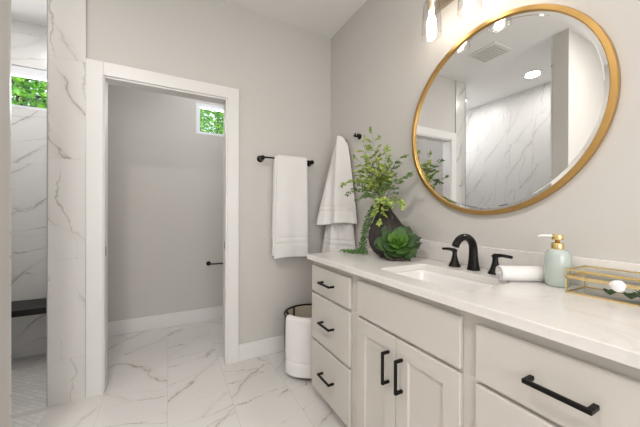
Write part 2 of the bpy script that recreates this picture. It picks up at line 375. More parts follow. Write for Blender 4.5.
# ------------------------------------------------------------------ outdoors
st('ground', B((-14, 14, YB+.16, 16, -.3, -.2)), 'lawn')
def tree(loc, rad, label, seed, n=3600):
    rnd = random.Random(seed); x, y, z = loc
    root = thing('leafy_tree', (x, y, -.2), label, 'tree', 'trees outside the transom windows')
    bm = bmesh.new(); tube(bm, [(x, y, -.2), (x+.05, y+.03, 1.0), (x-.03, y, 2.0), (x, y, z+.2)], [.13, .10, .08, .04], 10)
    for k in range(9):
        a = k*2.4; h = z-rad*.6+k*.13
        tube(bm, [(x, y, h), (x+math.cos(a)*rad*.45, y+math.sin(a)*rad*.45, h+.35), (x+math.cos(a)*rad*.85, y+math.sin(a)*rad*.85, h+.5)], [.025, .016, .008], 6)
    obj('trunk', bm, 'bark', root, smooth=True)
    V, Fc = [], []
    for k in range(n):
        u = Vector((rnd.gauss(0, 1), rnd.gauss(0, 1), rnd.gauss(0, 1))).normalized()*rad*(0.35+0.65*rnd.random()**.5)
        lump = 1+.22*math.sin(u.x*5+seed)*math.sin(u.z*6)*math.cos(u.y*4)
        p = Vector((x, y, z)) + Vector((u.x*1.15, u.y*.8, u.z))*lump
        d_ = Vector((rnd.gauss(0, 1), rnd.gauss(0, 1), rnd.gauss(-.3, .6))).normalized()
        s_ = d_.cross(Vector((rnd.gauss(0, .6), rnd.gauss(0, .6), 1))).normalized(); nn = s_.cross(d_)
        L = rnd.uniform(.06, .105); W = L*.36; i = len(V)
        V += [p, p+d_*L*.45+s_*W+nn*W*.4, p+d_*L, p+d_*L*.45-s_*W+nn*W*.4]
        Fc += [(i, i+1, i+2), (i, i+2, i+3)]
    me = bpy.data.meshes.new('foliage'); me.from_pydata(V, [], Fc); me.materials.append(M['tree'])
    f = bpy.data.objects.new('foliage', me); COL.objects.link(f); f.parent = root; f.matrix_parent_inverse = Matrix.Translation(root.location).inverted()
tree((-1.95, 5.9, 3.2), 1.25, 'bright green tree seen through the shower transom window', 3, 15000)
tree((1.25, 8.5, 4.0), 1.5, 'bright green tree seen through the small toilet-room window', 8, 15000)

# ------------------------------------------------------------------ shower
bn = obj('shower_bench', B((XL+.015, -0.636, 2.955, YB, 0.372, 0.42)), 'bench', bevel=.004)
tag(bn, 'black floating bench slab across the back of the marble shower', 'bench')
s = thing('wall_shower', (-0.97, 1.296, 2.08), 'small black shower head on the near shower wall, seen in the mirror', 'shower')
bm = bmesh.new(); lathe(bm, [(0, 0), (.028, 0), (.026, .008), (.01, .012), (0, .012)], (-.97, 1.296, 2.12), 'y', 20); obj('flange', bm, 'black', s, smooth=True)
bm = bmesh.new(); tube(bm, [(-.97, 1.30, 2.12), (-.97, 1.38, 2.13), (-.97, 1.44, 2.115), (-.97, 1.465, 2.09)], .009, 10); obj('arm', bm, 'black', s, smooth=True)
bm = bmesh.new(); lathe(bm, [(0, .018), (.012, .018), (.016, .004), (.035, -.006), (.036, -.016), (0, -.016)], (-.97, 1.468, 2.08), 'z', 24); obj('spray_head', bm, 'black', s, smooth=True)

# ------------------------------------------------------------------ ceiling fittings
names = ['white recessed light in the main ceiling between vanity and near partition', 'white recessed light in the main ceiling close to the front window', 'white recessed light in the shower ceiling, glowing in the mirror', 'white recessed light in the ceiling of the small toilet room', 'white recessed light in the shower ceiling above the black bench']
for (x, y), nm in zip(DOWN, names):  # only the mirrored shower fitting is known, the rest are added for fill
    r_ = thing('recessed_light', (x, y, H), nm, 'ceiling light', 'recessed ceiling lights')
    bm = bmesh.new(); lathe(bm, [(.066, 0), (.09, 0), (.088, -.006), (.070, -.010), (.066, -.004)], (x, y, H), 'z', 32, close=True); obj('trim_ring', bm, 'ceil', r_, smooth=True)
    bm = bmesh.new(); lathe(bm, [(0, -.003), (.066, -.003), (.066, -.001), (0, -.001)], (x, y, H), 'z', 32); obj('lens', bm, 'disc', r_)
v = thing('ceiling_vent', (-.22, 1.71, H), 'square white exhaust fan grille on the ceiling, seen in the mirror', 'vent')
bm = B((-.36, -.08, 1.57, 1.85, H-.012, H)); obj('grille_frame', bm, 'ceil', v, bevel=.006)
bm = bmesh.new()
for k in range(11): box(bm, -.335, -.105, 1.592+k*.0225, 1.602+k*.0225, H-.018, H-.012)
obj('louvre', bm, 'wall', v)

# ------------------------------------------------------------------ vanity
XF = 0.788; XB = 0.806; Y0, Y1 = 0.075, 1.59; ZT = 0.877
van = thing('bathroom_vanity', (1.05, .83, 0), 'long greige painted vanity cabinet with black pulls below the white worktop', 'cabinet')
obj('cabinet_body', B((XB, XB+.02, Y0, Y1-.004, .09, ZT-.0005), (XB+.02, XW-.001, Y0, Y0+.018, .09, ZT-.0005), (XB+.02, XW-.001, Y1-.022, Y1-.004, .09, ZT-.0005), (XB+.02, XW-.001, Y0+.018, Y1-.022, .09, .108), (XW-.012, XW-.001, Y0+.018, Y1-.022, .108, ZT-.0005)), 'cab', van)
obj('toe_kick', B((.862, XW-.001, Y0+.01, Y1-.02, 0, .09)), 'cab', van)
def pull(parent, vert, y, z, L=.13):
    x = .755; bm = bmesh.new(); h = .0055
    if vert:
        box(bm, x-.005, x+.005, y-h, y+h, z-L/2, z+L/2)
        for s_ in (-1, 1): box(bm, x+.004, XF+.001, y-h, y+h, z+s_*(L/2-h)-h, z+s_*(L/2-h)+h)
    else:
        box(bm, x-.005, x+.005, y-L/2, y+L/2, z-h, z+h)
        for s_ in (-1, 1): box(bm, x+.004, XF+.001, y+s_*(L/2-h)-h, y+s_*(L/2-h)+h, z-h, z+h)
    obj('pull', bm, 'blackpull', parent, bevel=.002)
def drawer(y0, y1, z0, z1, name='drawer'):
    o = obj(name, B((XF, XB, y0, y1, z0, z1)), 'cab', van, bevel=.004, seg=3)
    if name == 'drawer': pull(o, False, (y0+y1)/2, (z0+z1)/2)
for z0, z1 in ((.686, .842), (.398, .670), (.098, .383)): drawer(1.170, 1.586, z0, z1)
for z0, z1 in ((.680, .842), (.398, .668), (.098, .383)): drawer(.105, .518, z0, z1)
drawer(.566, 1.108, .684, .846, 'false_front')
def shaker(y0, y1, z0, z1, hy):
    bm = bmesh.new(); s_ = .062
    def loop(i, x): return [bm.verts.new((x, *q)) for q in ((y0+i, z0+i), (y1-i, z0+i), (y1-i, z1-i), (y0+i, z1-i))]
    L = [loop(0, XB), loop(0, XF+.003), loop(.003, XF), loop(s_, XF), loop(s_+.003, XF+.009), loop(s_+.012, XF+.009)]
    for a, b in zip(L, L[1:]):
        for j in range(4): bm.faces.new((a[j], a[(j+1) % 4], b[(j+1) % 4], b[j]))
    bm.faces.new(L[0][::-1]); bm.faces.new(L[-1])
    o = obj('door', bm, 'cab', van); pull(o, True, hy, .543)
shaker(.8475, 1.108, .098, .671, .884); shaker(.566, .8445, .098, .671, .810)

# worktop with sink cutout
def rrect(cx, cy, hx, hy, r, n=6):
    out = []
    for k, (sx, sy) in enumerate(((1, 1), (-1, 1), (-1, -1), (1, -1))):
        for j in range(n+1):
            a = (k + j/n)*math.pi/2; out.append((cx+sx*(hx-r)+r*math.cos(a), cy+sy*(hy-r)+r*math.sin(a)))
    return out
SX, SY, SHX, SHY = 0.995, 0.815, .145, .215
top = thing('worktop', (1.03, .83, ZT), 'white quartz worktop with faint grey veining on the long vanity', 'countertop')
bm = bmesh.new(); ZC = .907
def ringverts(pts): vs = [bm.verts.new((x, y, ZC)) for x, y in pts]; return [bm.edges.new((vs[i], vs[(i+1) % len(vs)])) for i in range(len(vs))]
ed = ringverts([(.7616, .06), (XW, .06), (XW, 1.602), (.7616, 1.602)]) + ringverts(rrect(SX, SY, SHX, SHY, .035))
fs = [g for g in bmesh.ops.triangle_fill(bm, edges=ed, use_beauty=True)['geom'] if isinstance(g, bmesh.types.BMFace)]
ex = bmesh.ops.extrude_face_region(bm, geom=fs)['geom']
for g in ex:
    if isinstance(g, bmesh.types.BMVert): g.co.z -= .030
obj('slab', bm, 'quartz', top, bevel=.0025)
obj('backsplash', B((1.293, XW, .06, 1.602, ZC, 1.007)), 'quartz', top, bevel=.002)
ZS = ZC
sk = thing('sink', (SX, SY, .74), 'white rectangular undermount sink set into the worktop below the black faucet', 'sink')
bm = bmesh.new(); prev = None
for dx, r, z in ((.012, .045, .8765), (-.001, .035, .8765), (-.003, .035, .86), (-.012, .04, .79), (-.03, .05, .762), (-.07, .05, .752), (-.12, .02, .748)):
    vs = [bm.verts.new((x, y, z)) for x, y in rrect(SX, SY, SHX+dx, SHY+dx, min(r, SHX+dx-.001))]
    if prev:
        for j in range(len(vs)): bm.faces.new((prev[j], prev[(j+1) % len(vs)], vs[(j+1) % len(vs)], vs[j]))
    prev = vs
bm.faces.new(prev); solid(obj('basin', bm, 'porcelain', sk, smooth=True), .008, off=-1)
bm = bmesh.new(); lathe(bm, [(0, .004), (.018, .004), (.022, .0), (.022, -.006), (0, -.006)], (SX+.03, SY, .752), 'z', 24); obj('drain', bm, 'black', sk, smooth=True)

# faucet
ZC = .9078
fc = thing('faucet', (1.216, .81, ZC), 'oil-rubbed black widespread faucet with arched spout and two lever handles', 'faucet')
bm = bmesh.new(); P = []; rr = []
for z, r in ((0, .0255), (.006, .025), (.02, .0218), (.045, .0190), (.07, .0172), (.088, .0168)): P.append((1.218-.02*z, .81, ZC+z)); rr.append(r)
for k in range(1, 15):
    a = math.pi*k/14*0.90; P.append((1.216-.063+.063*math.cos(a), .81, ZC+.094+.056*math.sin(a))); rr.append(.0168-.0025*k/14)
tube(bm, P, rr, 18, rx=1.1)
obj('spout', bm, 'black', fc, smooth=True)
for yy, dx, dy, Lh in ((.906, -.42, .90, .056), (.713, -.22, -.975, .074)):
    bm = bmesh.new(); lathe(bm, [(0, 0), (.0275, 0), (.027, .005), (.0215, .014), (.0160, .030), (.0115, .050), (.0105, .062), (.0115, .074), (.009, .079), (0, .080)], (1.218, yy, ZC), 'z', 24)
    hb = obj('handle_base', bm, 'black', fc, smooth=True)
    bm = bmesh.new()
    pts = [(1.218-dx*.010, yy-dy*.010, ZC+.073), (1.218, yy, ZC+.077), (1.218+dx*Lh*.5, yy+dy*Lh*.5, ZC+.082), (1.218+dx*Lh, yy+dy*Lh, ZC+.0805)]
    tube(bm, pts, [.007, .0095, .0070, .0062], 12, rx=1.5); obj('lever', bm, 'black', hb, smooth=True)

# soap dispenser
sp = thing('soap_dispenser', (1.220, .496, ZC), 'pale sage ceramic soap bottle with brass pump beside the rolled towel', 'soap dispenser')
bm = bmesh.new(); lathe(bm, [(0, 0), (.031, 0), (.034, .004), (.0362, .025), (.0372, .06), (.0372, .098), (.0355, .113), (.031, .122), (.022, .1285), (.016, .1305), (.0, .1305)], (1.219, .496, ZC), 'z', 36)
obj('bottle', bm, 'ceramic', sp, smooth=True)
bm = bmesh.new(); lathe(bm, [(0, .1295), (.0182, .1295), (.0187, .132), (.0187, .149), (.0175, .151), (.007, .151), (.006, .165), (0, .165)], (1.220, .496, ZC), 'z', 28); obj('collar', bm, 'brass', sp, smooth=True)
bm = bmesh.new(); lathe(bm, [(0, .162), (.0168, .162), (.0173, .165), (.0173, .178), (.016, .181), (0, .181)], (1.220, .496, ZC), 'z', 28); pp = obj('pump_head', bm, 'brass', sp, smooth=True)
bm = bmesh.new(); tube(bm, [(1.222, .494, ZC+.174), (1.205, .513, ZC+.176), (1.188, .533, ZC+.176), (1.182, .540, ZC+.171)], [.0055, .0045, .004, .0035], 10); obj('nozzle', bm, 'porcelain', pp, smooth=True)

# rolled towel
a0 = Vector((1.103, .634, ZC+.031)); a1 = Vector((1.243, .548, ZC+.031)); ax = (a1-a0).normalized(); sd = Vector((-ax.y, ax.x, 0)); L = (a1-a0).length
bm = bmesh.new()
def spiral(u, v):
    th = v*2*math.pi*3.4; r = .0275-.0225*v*1.0
    e = .0035*math.sin(u*9+v*4)*(abs(u-.5)*2)**4
    return a0+ax*(u*L+e)+sd*math.cos(-th-math.pi/2)*r+Vector((0, 0, 1))*math.sin(-th-math.pi/2)*r*(0.985)
grid(bm, spiral, 14, 110)
o = solid(obj('rolled_hand_towel', bm, 'towel', smooth=True), .0052, off=0)
tag(o, 'small white towel rolled up on the worktop beside the soap bottle', 'towel')

# brass and glass keepsake box with agate clasp; its leafy filling is a thing of its own
bx = thing('glass_keepsake_box', (1.21, .325, ZC), 'clear glass keepsake box with brass edges and round white agate clasp', 'box')
x0, x1, y0, y1, z0, z1, zl = 1.142, 1.276, .208, .440, ZC+.001, ZC+.0745, ZC+.053
e = .0019
def rim(z, h=.002): return [(x0-e, x1+e, y0-e, y0+e, z-h, z+h), (x0-e, x1+e, y1-e, y1+e, z-h, z+h), (x0-e, x0+e, y0+e, y1-e, z-h, z+h), (x1-e, x1+e, y0+e, y1-e, z-h, z+h)]
posts = [(x-e, x+e, y-e, y+e, z0, zl-.003) for x in (x0, x1) for y in (y0, y1)]
obj('brass_frame', B(*rim(z0+.001), *rim(zl-.004), *posts), 'brass', bx)
obj('glass_wall', B((x0-.0008, x0+.0008, y0+e, y1-e, z0+.002, zl-.006), (x1-.0008, x1+.0008, y0+e, y1-e, z0+.002, zl-.006), (x0+e, x1-e, y0-.0008, y0+.0008, z0+.002, zl-.006), (x0+e, x1-e, y1-.0008, y1+.0008, z0+.002, zl-.006)), 'glass', bx)
obj('base_panel', B((x0+e, x1-e, y0+e, y1-e, z0, z0+.0015)), 'glass', bx)
lp = [(x-e, x+e, y-e, y+e, zl+.002, z1-.002) for x in (x0, x1) for y in (y0, y1)]
lid = obj('lid_frame', B(*rim(z1-.0005), *rim(zl+.0012, .0016), *lp), 'brass', bx)
obj('lid_glass', B((x0+e, x1-e, y0+e, y1-e, z1-.002, z1-.0004), (x0-.0008, x0+.0008, y0+e, y1-e, zl+.002, z1-.002), (x1-.0008, x1+.0008, y0+e, y1-e, zl+.002, z1-.002)), 'glass', lid)
bm = bmesh.new(); rnd = random.Random(4); prof = [(0, -.008), (.0135, -.008), (.0168, -.0055), (.0172, -.003), (.0155, .0), (0, .0)]
lathe(bm, prof, (x0-.002, .319, ZC+.048), 'x', 20)
for v_ in bm.verts:
    dd = Vector((0, v_.co.y-.319, v_.co.z-ZC-.048)); a = math.atan2(dd.z, dd.y); v_.co += dd*.05*math.sin(3*a+1)+dd*.03*math.sin(7*a)
obj('agate_clasp', bm, 'agate', bx, smooth=True)

def leaf_surf(bm, base, d_, up, L, W, th=.0, cup=.3, tip=.25, mi=0, nu=8, nv=6, curl=.0):
    """a thick pointed leaf: d_ direction, up normal"""
    d_ = d_.normalized(); s_ = d_.cross(up).normalized(); n_ = s_.cross(d_).normalized()
    def wdt(u): return W*(math.sin(math.pi*min(1, (u**1.5)*.93+.07))**.62)*(0.55+.5*u) if u < 1 else 0
    def f(side):
        def g(u, v):
            w_ = wdt(u)*(2*v-1); uu = u; pt = tip*L*.25*(1-abs(2*v-1))**2*u**4
            h = cup*W*((2*v-1)**2)*math.sin(math.pi*min(u+.15, 1)) + curl*L*u*u
            t_ = th*(1-(2*v-1)**2)*math.sin(math.pi*min(1, u*.9+.1))
            return base+d_*(L*uu+pt)+s_*w_+n_*(h+(t_*.35 if side > 0 else -t_*.65))
        return g
    grid(bm, f(1), nu, nv, mi)
    if th: grid(bm, f(-1), nu, nv, mi)

# faux succulent inside the box
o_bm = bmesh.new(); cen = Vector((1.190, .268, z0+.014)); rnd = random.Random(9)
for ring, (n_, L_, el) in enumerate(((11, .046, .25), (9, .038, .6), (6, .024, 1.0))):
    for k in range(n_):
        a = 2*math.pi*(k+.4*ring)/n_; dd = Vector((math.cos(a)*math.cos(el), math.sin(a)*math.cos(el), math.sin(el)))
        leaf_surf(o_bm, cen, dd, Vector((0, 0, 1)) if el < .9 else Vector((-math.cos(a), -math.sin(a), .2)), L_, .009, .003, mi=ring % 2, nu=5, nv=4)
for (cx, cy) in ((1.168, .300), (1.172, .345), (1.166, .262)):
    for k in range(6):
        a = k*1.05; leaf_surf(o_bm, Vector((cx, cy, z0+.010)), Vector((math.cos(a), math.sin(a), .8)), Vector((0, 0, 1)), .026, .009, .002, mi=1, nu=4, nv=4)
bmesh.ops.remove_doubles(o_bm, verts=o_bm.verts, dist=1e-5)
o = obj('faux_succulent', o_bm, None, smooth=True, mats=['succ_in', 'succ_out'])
tag(o, 'small green succulent lying inside the brass-edged glass box', 'plant')

# ------------------------------------------------------------------ planter arrangement
PX, PY = 1.150, 1.285
pl = thing('planter_arrangement', (PX, PY, ZC), 'dark ribbed teardrop pot with succulent rosette, airy fronds and a trailing bead plant', 'potted plant')
bm = bmesh.new(); NS = 72
prof = [(0, 0), (.045, 0), (.070, .006), (.095, .03), (.112, .065), (.116, .10), (.108, .14), (.090, .18), (.068, .22), (.046, .26), (.030, .295), (.026, .315), (.022, .316), (.025, .295), (.040, .262), (.0, .25)]
lean = lambda h: (-.0, .055*(h/.3)**1.6)
rings = []
for r, h in prof:
    ring = []
    for j in range(NS):
        a = 2*math.pi*j/NS; rib = 1+.018*math.cos(24*a)*(r > .03)
        lx, ly = lean(h)
        ring.append(bm.verts.new((PX+lx+r*rib*math.cos(a)*.98, PY+ly+r*rib*math.sin(a)*1.08, ZC+h)))
    rings.append(ring)
for a, b in zip(rings, rings[1:]):
    for j in range(NS): bm.faces.new((a[j], a[(j+1) % NS], b[(j+1) % NS], b[j]))
bmesh.ops.remove_doubles(bm, verts=bm.verts, dist=1e-5)
obj('pot', bm, 'pot', pl, smooth=True)
# rosette
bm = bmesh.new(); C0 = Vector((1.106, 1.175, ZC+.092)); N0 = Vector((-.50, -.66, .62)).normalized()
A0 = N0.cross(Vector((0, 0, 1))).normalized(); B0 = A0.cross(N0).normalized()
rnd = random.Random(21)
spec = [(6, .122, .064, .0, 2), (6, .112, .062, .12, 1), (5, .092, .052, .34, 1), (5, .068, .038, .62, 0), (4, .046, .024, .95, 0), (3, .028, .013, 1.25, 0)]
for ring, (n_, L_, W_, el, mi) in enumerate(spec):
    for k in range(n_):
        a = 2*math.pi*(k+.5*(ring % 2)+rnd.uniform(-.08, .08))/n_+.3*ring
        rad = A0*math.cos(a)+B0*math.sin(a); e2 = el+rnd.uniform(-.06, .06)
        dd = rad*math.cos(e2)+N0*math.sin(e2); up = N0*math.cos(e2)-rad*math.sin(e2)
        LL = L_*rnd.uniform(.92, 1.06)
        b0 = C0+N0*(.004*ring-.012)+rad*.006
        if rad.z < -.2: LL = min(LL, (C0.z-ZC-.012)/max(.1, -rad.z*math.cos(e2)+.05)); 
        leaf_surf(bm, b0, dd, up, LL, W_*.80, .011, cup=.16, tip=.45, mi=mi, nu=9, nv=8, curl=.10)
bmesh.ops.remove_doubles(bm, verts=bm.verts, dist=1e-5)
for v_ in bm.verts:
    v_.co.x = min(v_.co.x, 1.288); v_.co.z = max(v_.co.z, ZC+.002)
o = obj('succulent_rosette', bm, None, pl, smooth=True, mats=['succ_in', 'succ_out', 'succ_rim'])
# fronds
def bez(p0, p1, p2, t_): return p0*(1-t_)**2+p1*2*t_*(1-t_)+p2*t_*t_
def frond(p0, p1, p2, seed, mats, nside=8, sub=.10, ls=.030, lab=None):
    rnd = random.Random(seed); bm = bmesh.new(); p0, p1, p2 = map(Vector, (p0, p1, p2))
    P = [bez(p0, p1, p2, i/14) for i in range(15)]; tube(bm, P, [.0022-.0015*i/14 for i in range(15)], 5)
    nstem = len(bm.faces)
    lf = []
    for k in range(nside):
        tt = .28+.72*k/(nside-1); q = bez(p0, p1, p2, tt); tg = (bez(p0, p1, p2, min(1, tt+.02))-bez(p0, p1, p2, tt-.02)).normalized()
        for s_ in ((-1, 1) if k < nside-1 else (0,)):
            sv = Vector((.5, -.85, 0)) if abs(tg.z) > .5 else Vector((-tg.y, tg.x, 0)).normalized()
            dd = (tg*(.9)+sv*s_*1.0+Vector((rnd.uniform(-.45, .45), rnd.uniform(-.35, .35), rnd.uniform(-.2, .3)))).normalized()
            Ls = sub*rnd.uniform(.7, 1.1)*(1.15-.6*tt); e_ = q+dd*Ls+Vector((0, 0, -.15*Ls))
            m_ = q+dd*Ls*.5+Vector((0, 0, .06*Ls))
            SP = [bez(q, m_, e_, i/5) for i in range(6)]; tube(bm, SP, .0007, 4)
            nl = 3
            for i in range(1, nl+1):
                b_ = bez(q, m_, e_, i/nl); td = (e_-q).normalized()
                for s2 in ((-1, 1) if i < nl else (-1, 1, 0)):
                    sv2 = td.cross(Vector((rnd.uniform(-.5, .5), rnd.uniform(-.5, .5), 1))).normalized()
                    lf.append((b_, (td*.7+sv2*s2*.9+Vector((0, 0, rnd.uniform(-.3, .3)))).normalized(), ls*rnd.uniform(.75, 1.15)))
    ns = len(bm.faces)
    for b_, dd, L_ in lf:
        up = Vector((rnd.uniform(-1, 0), rnd.uniform(-1, .2), rnd.uniform(.2, 1))).normalized()
        s_ = dd.cross(up); s_ = s_.normalized() if s_.length > 1e-3 else Vector((1, 0, 0)); n_ = s_.cross(dd); W_ = L_*.27
        vs = [bm.verts.new(b_+dd*L_*u+s_*W_*w2+n_*h*L_) for u, w2, h in ((0, 0, 0), (.3, .9, .06), (.65, .85, .05), (1, 0, -.06), (.65, -.85, .05), (.3, -.9, .06), (.5, 0, 0))]
        for i in range(6):
            q = bm.faces.new((vs[i], vs[(i+1) % 6], vs[6])); q.material_index = 1 if rnd.random() < .97 else 0
    for v_ in bm.verts: v_.co.x = min(v_.co.x, 1.289)
    obj('frond', bm, None, pl, smooth=False, mats=['stem', mats])
mo = Vector((PX, PY+.06, ZC+.30))
frond(mo, (1.15, 1.40, 1.42), (1.13, 1.425, 1.655), 1, 'frond', 7, .085)
frond(mo, (1.14, 1.42, 1.38), (1.11, 1.49, 1.60), 2, 'frond', 7, .085)
frond(mo, (1.13, 1.42, 1.36), (1.11, 1.53, 1.50), 13, 'frond', 6, .08)
frond(mo, (1.13, 1.44, 1.42), (1.09, 1.66, 1.37), 3, 'frond', 7, .08)
frond(mo, (1.14, 1.40, 1.34), (1.10, 1.60, 1.31), 4, 'frond2', 6, .08)
frond(mo, (1.15, 1.32, 1.42), (1.14, 1.20, 1.46), 5, 'frond2', 5, .065)
frond(mo, (1.15, 1.30, 1.32), (1.15, 1.165, 1.365), 6, 'frond2', 5, .06)
frond(mo, (1.13, 1.32, 1.36), (1.12, 1.29, 1.51), 7, 'frond', 6, .07)
frond(mo, (1.12, 1.27, 1.28), (1.08, 1.16, 1.21), 8, 'frond', 6, .07)
frond(mo, (1.13, 1.35, 1.35), (1.09, 1.38, 1.45), 9, 'frond', 6, .08)
frond(mo, (1.11, 1.30, 1.26), (1.06, 1.27, 1.14), 10, 'frond', 5, .06)
frond(mo, (1.12, 1.36, 1.30), (1.09, 1.46, 1.26), 12, 'frond2', 5, .07)
frond(mo, (1.13, 1.38, 1.36), (1.08, 1.50, 1.42), 21, 'frond', 6, .075)
frond(mo, (1.13, 1.40, 1.40), (1.10, 1.42, 1.54), 22, 'frond', 6, .075)
frond(mo, (1.13, 1.34, 1.34), (1.09, 1.29, 1.40), 23, 'frond', 6, .07)
# trailing bead plants
def trail(pts, seed, r=.019):
    rnd = random.Random(seed); bm = bmesh.new(); pts = [Vector(p) for p in pts]; P = []
    for i in range(len(pts)-1):
        a = pts[max(0, i-1)]; b = pts[i]; c_ = pts[i+1]; d_ = pts[min(len(pts)-1, i+2)]
        for k in range(8):
            t_ = k/8; P.append(.5*((2*b)+(c_-a)*t_+(2*a-5*b+4*c_-d_)*t_*t_+(3*b-a-3*c_+d_)*t_**3))
    P.append(pts[-1]); tube(bm, P, .0012, 5)
    for f_ in bm.faces: f_.material_index = 1
    for q in P:
        for k in range(5):
            dd = Vector((rnd.gauss(0, 1), rnd.gauss(0, 1), rnd.gauss(0, 1))).normalized(); L_ = r*rnd.uniform(.6, 1.0)
            if q.z+dd.z*L_ < ZC+.003: dd.z = abs(dd.z)
            s_ = dd.orthogonal().normalized(); n_ = dd.cross(s_); b_ = q+dd*.003; w_ = L_*.30
            vs = [bm.verts.new(b_)]+[bm.verts.new(b_+dd*L_*.55+(s_*math.cos(a)+n_*math.sin(a))*w_) for a in (0, 1.57, 3.14, 4.71)]+[bm.verts.new(b_+dd*L_)]
            for j in range(4): bm.faces.new((vs[0], vs[1+j], vs[1+(j+1) % 4])); bm.faces.new((vs[5], vs[1+(j+1) % 4], vs[1+j]))
    obj('trailing_stem', bm, None, pl, smooth=True, mats=['pearl', 'stem'])
trail([(1.14, 1.36, ZC+.285), (1.11, 1.385, ZC+.295), (1.08, 1.405, ZC+.24), (1.06, 1.42, ZC+.15), (1.045, 1.425, ZC+.06), (1.035, 1.435, ZC+.016), (1.01, 1.48, ZC+.012), (.975, 1.535, ZC+.012)], 1)
trail([(1.15, 1.34, ZC+.285), (1.11, 1.355, ZC+.27), (1.075, 1.385, ZC+.21), (1.05, 1.405, ZC+.12), (1.04, 1.41, ZC+.04), (1.045, 1.41, ZC+.014), (1.02, 1.45, ZC+.012), (.995, 1.49, ZC+.012)], 2)
trail([(1.15, 1.35, ZC+.29), (1.115, 1.375, ZC+.28), (1.09, 1.395, ZC+.19), (1.07, 1.41, ZC+.10), (1.055, 1.40, ZC+.03), (1.05, 1.38, ZC+.014)], 3, .016)

# ------------------------------------------------------------------ mirror
MY, MZ, MR = .810, 1.602, .447
mr = thing('round_mirror', (XW, MY, MZ-MR), 'large round mirror in a brushed gold metal frame above the faucet', 'mirror')
bm = bmesh.new(); lathe(bm, [(MR-.022, -.002), (MR, -.002), (MR, -.022), (MR-.002, -.025), (MR-.018, -.025), (MR-.0205, -.023), (MR-.022, -.018)], (XW, MY, MZ), 'x', 128, close=True)
fo = obj('mirror_frame', bm, 'gold', mr, smooth=True); es = fo.modifiers.new('edge', 'EDGE_SPLIT'); es.split_angle = R(32)
bm = bmesh.new(); lathe(bm, [(0, -.004), (MR-.026, -.004), (MR-.022, -.0148), (MR-.0345, -.0154), (MR-.037, -.0165), (0, -.0165)], (XW, MY, MZ), 'x', 240)
g = obj('mirror_glass', bm, 'mirror', mr)
for p_ in mr.children[0].data.polygons: p_.use_smooth = True
mod = mr.children[0].modifiers.new('edge', 'EDGE_SPLIT'); mod.split_angle = R(1.3)

# ------------------------------------------------------------------ vanity light
vl = thing('vanity_light', (XW, .812, 2.3), 'wall light of clear glass jars with glowing bulbs above the round mirror', 'wall light')
obj('wall_plate', B((XW-.02, XW, .50, 1.124, 2.27, 2.35)), 'bronze', vl, bevel=.004)
for y in LAMP_Y:
    bm = bmesh.new(); tube(bm, [(XW-.02, y, 2.31), (1.235, y, 2.315), (1.20, y, 2.305), (1.185, y, 2.28), (1.185, y, 2.255)], .008, 10); obj('arm', bm, 'bronze', vl, smooth=True)
    bm = bmesh.new(); lathe(bm, [(0, .085), (.016, .085), (.024, .078), (.025, .062), (.020, .058), (.0195, .022), (.015, .016), (0, .016)], (1.185, y, 2.18), 'z', 24); sk2 = obj('socket', bm, 'bronze', vl, smooth=True)
    bm = bmesh.new(); lathe(bm, [(0, -.088), (.012, -.085), (.0215, -.070), (.024, -.052), (.020, -.030), (.013, -.008), (.012, .016), (0, .016)], (1.185, y, 2.18), 'z', 24); obj('bulb', bm, 'bulb', vl, smooth=True)
    bm = bmesh.new(); pr = [(.026, .068), (.034, .060), (.040, .040), (.044, .0), (.048, -.06), (.050, -.110), (.0505, -.114)]
    pr2 = [(r-.0022, h) for r, h in pr][::-1]; lathe(bm, pr+pr2, (1.185, y, 2.18), 'z', 40, close=True); obj('glass_shade', bm, 'jar', vl, smooth=True)

# ------------------------------------------------------------------ towel bar, hooks, towels
tb = thing('towel_bar', (.88, YW, 1.597), 'short black towel bar on the grey wall beside the doorway', 'towel bar')
YBr = YW-.065; bm = bmesh.new(); tube(bm, [(.650, YBr, 1.603), (1.095, YBr, 1.603)], .0065, 12); obj('bar', bm, 'black', tb, smooth=True)
for x in (.655, 1.09):
    bm = bmesh.new(); lathe(bm, [(0, 0), (.027, 0), (.027, -.007), (.022, -.013), (.015, -.03), (.0155, -.050), (.019, -.064), (.018, -.074), (.012, -.079), (0, -.080)], (x, YW, 1.597), 'y', 24); obj('post', bm, 'black', tb, smooth=True)

def hung(name, x0, x1, zf, zb, label, off=0, yb=YBr, r=.0135, parent=None, flare=.012, seed=0):
    """towel draped over the bar: front fall to zf, back fall to zb"""
    bm = bmesh.new(); zt = 1.603; rr_ = r+off
    path = []; n1 = 84
    for i in range(n1): path.append((yb-rr_-.006*math.sin(math.pi*i/n1), zf+(zt-zf)*i/n1))
    for i in range(9): a = math.pi*i/8; path.append((yb-rr_*math.cos(a), zt+rr_*math.sin(a)))
    for i in range(1, 17): path.append((yb+rr_, zt-(zt-zb)*i/16))
    n = len(path)-1
    def f(u, v):
        i = v*n; k = min(int(i), n-1); fr = i-k; y = path[k][0]*(1-fr)+path[k+1][0]*fr; z = path[k][1]*(1-fr)+path[k+1][1]*fr
        dr = max(0, (zt-z))/(zt-zf); front = 1 if k < n1+4 else -0.1
        xx = x0+(x1-x0)*u+(u-.5)*.02*dr+(-flare*dr*(1-u))
        y -= front*(.004*math.sin(u*7+seed)+.003*math.sin(u*13+z*3))*dr
        if front > 0 and (abs(z-(zf+.115)) < .006 or abs(z-(zf+.165)) < .006): y += .006
        z += front*.008*(u-.5)*dr+.004*dr*math.sin(u*5)
        return (xx, y, z)
    grid(bm, f, 24, n)
    return bm
o = obj('hanging_bath_towel', hung('t', .766, 1.030, .797, .93, '', off=.012), 'towel', smooth=True); solid(o, .013, 0)
tag(o, 'white towel folded over the black towel bar beside the doorway', 'towel')
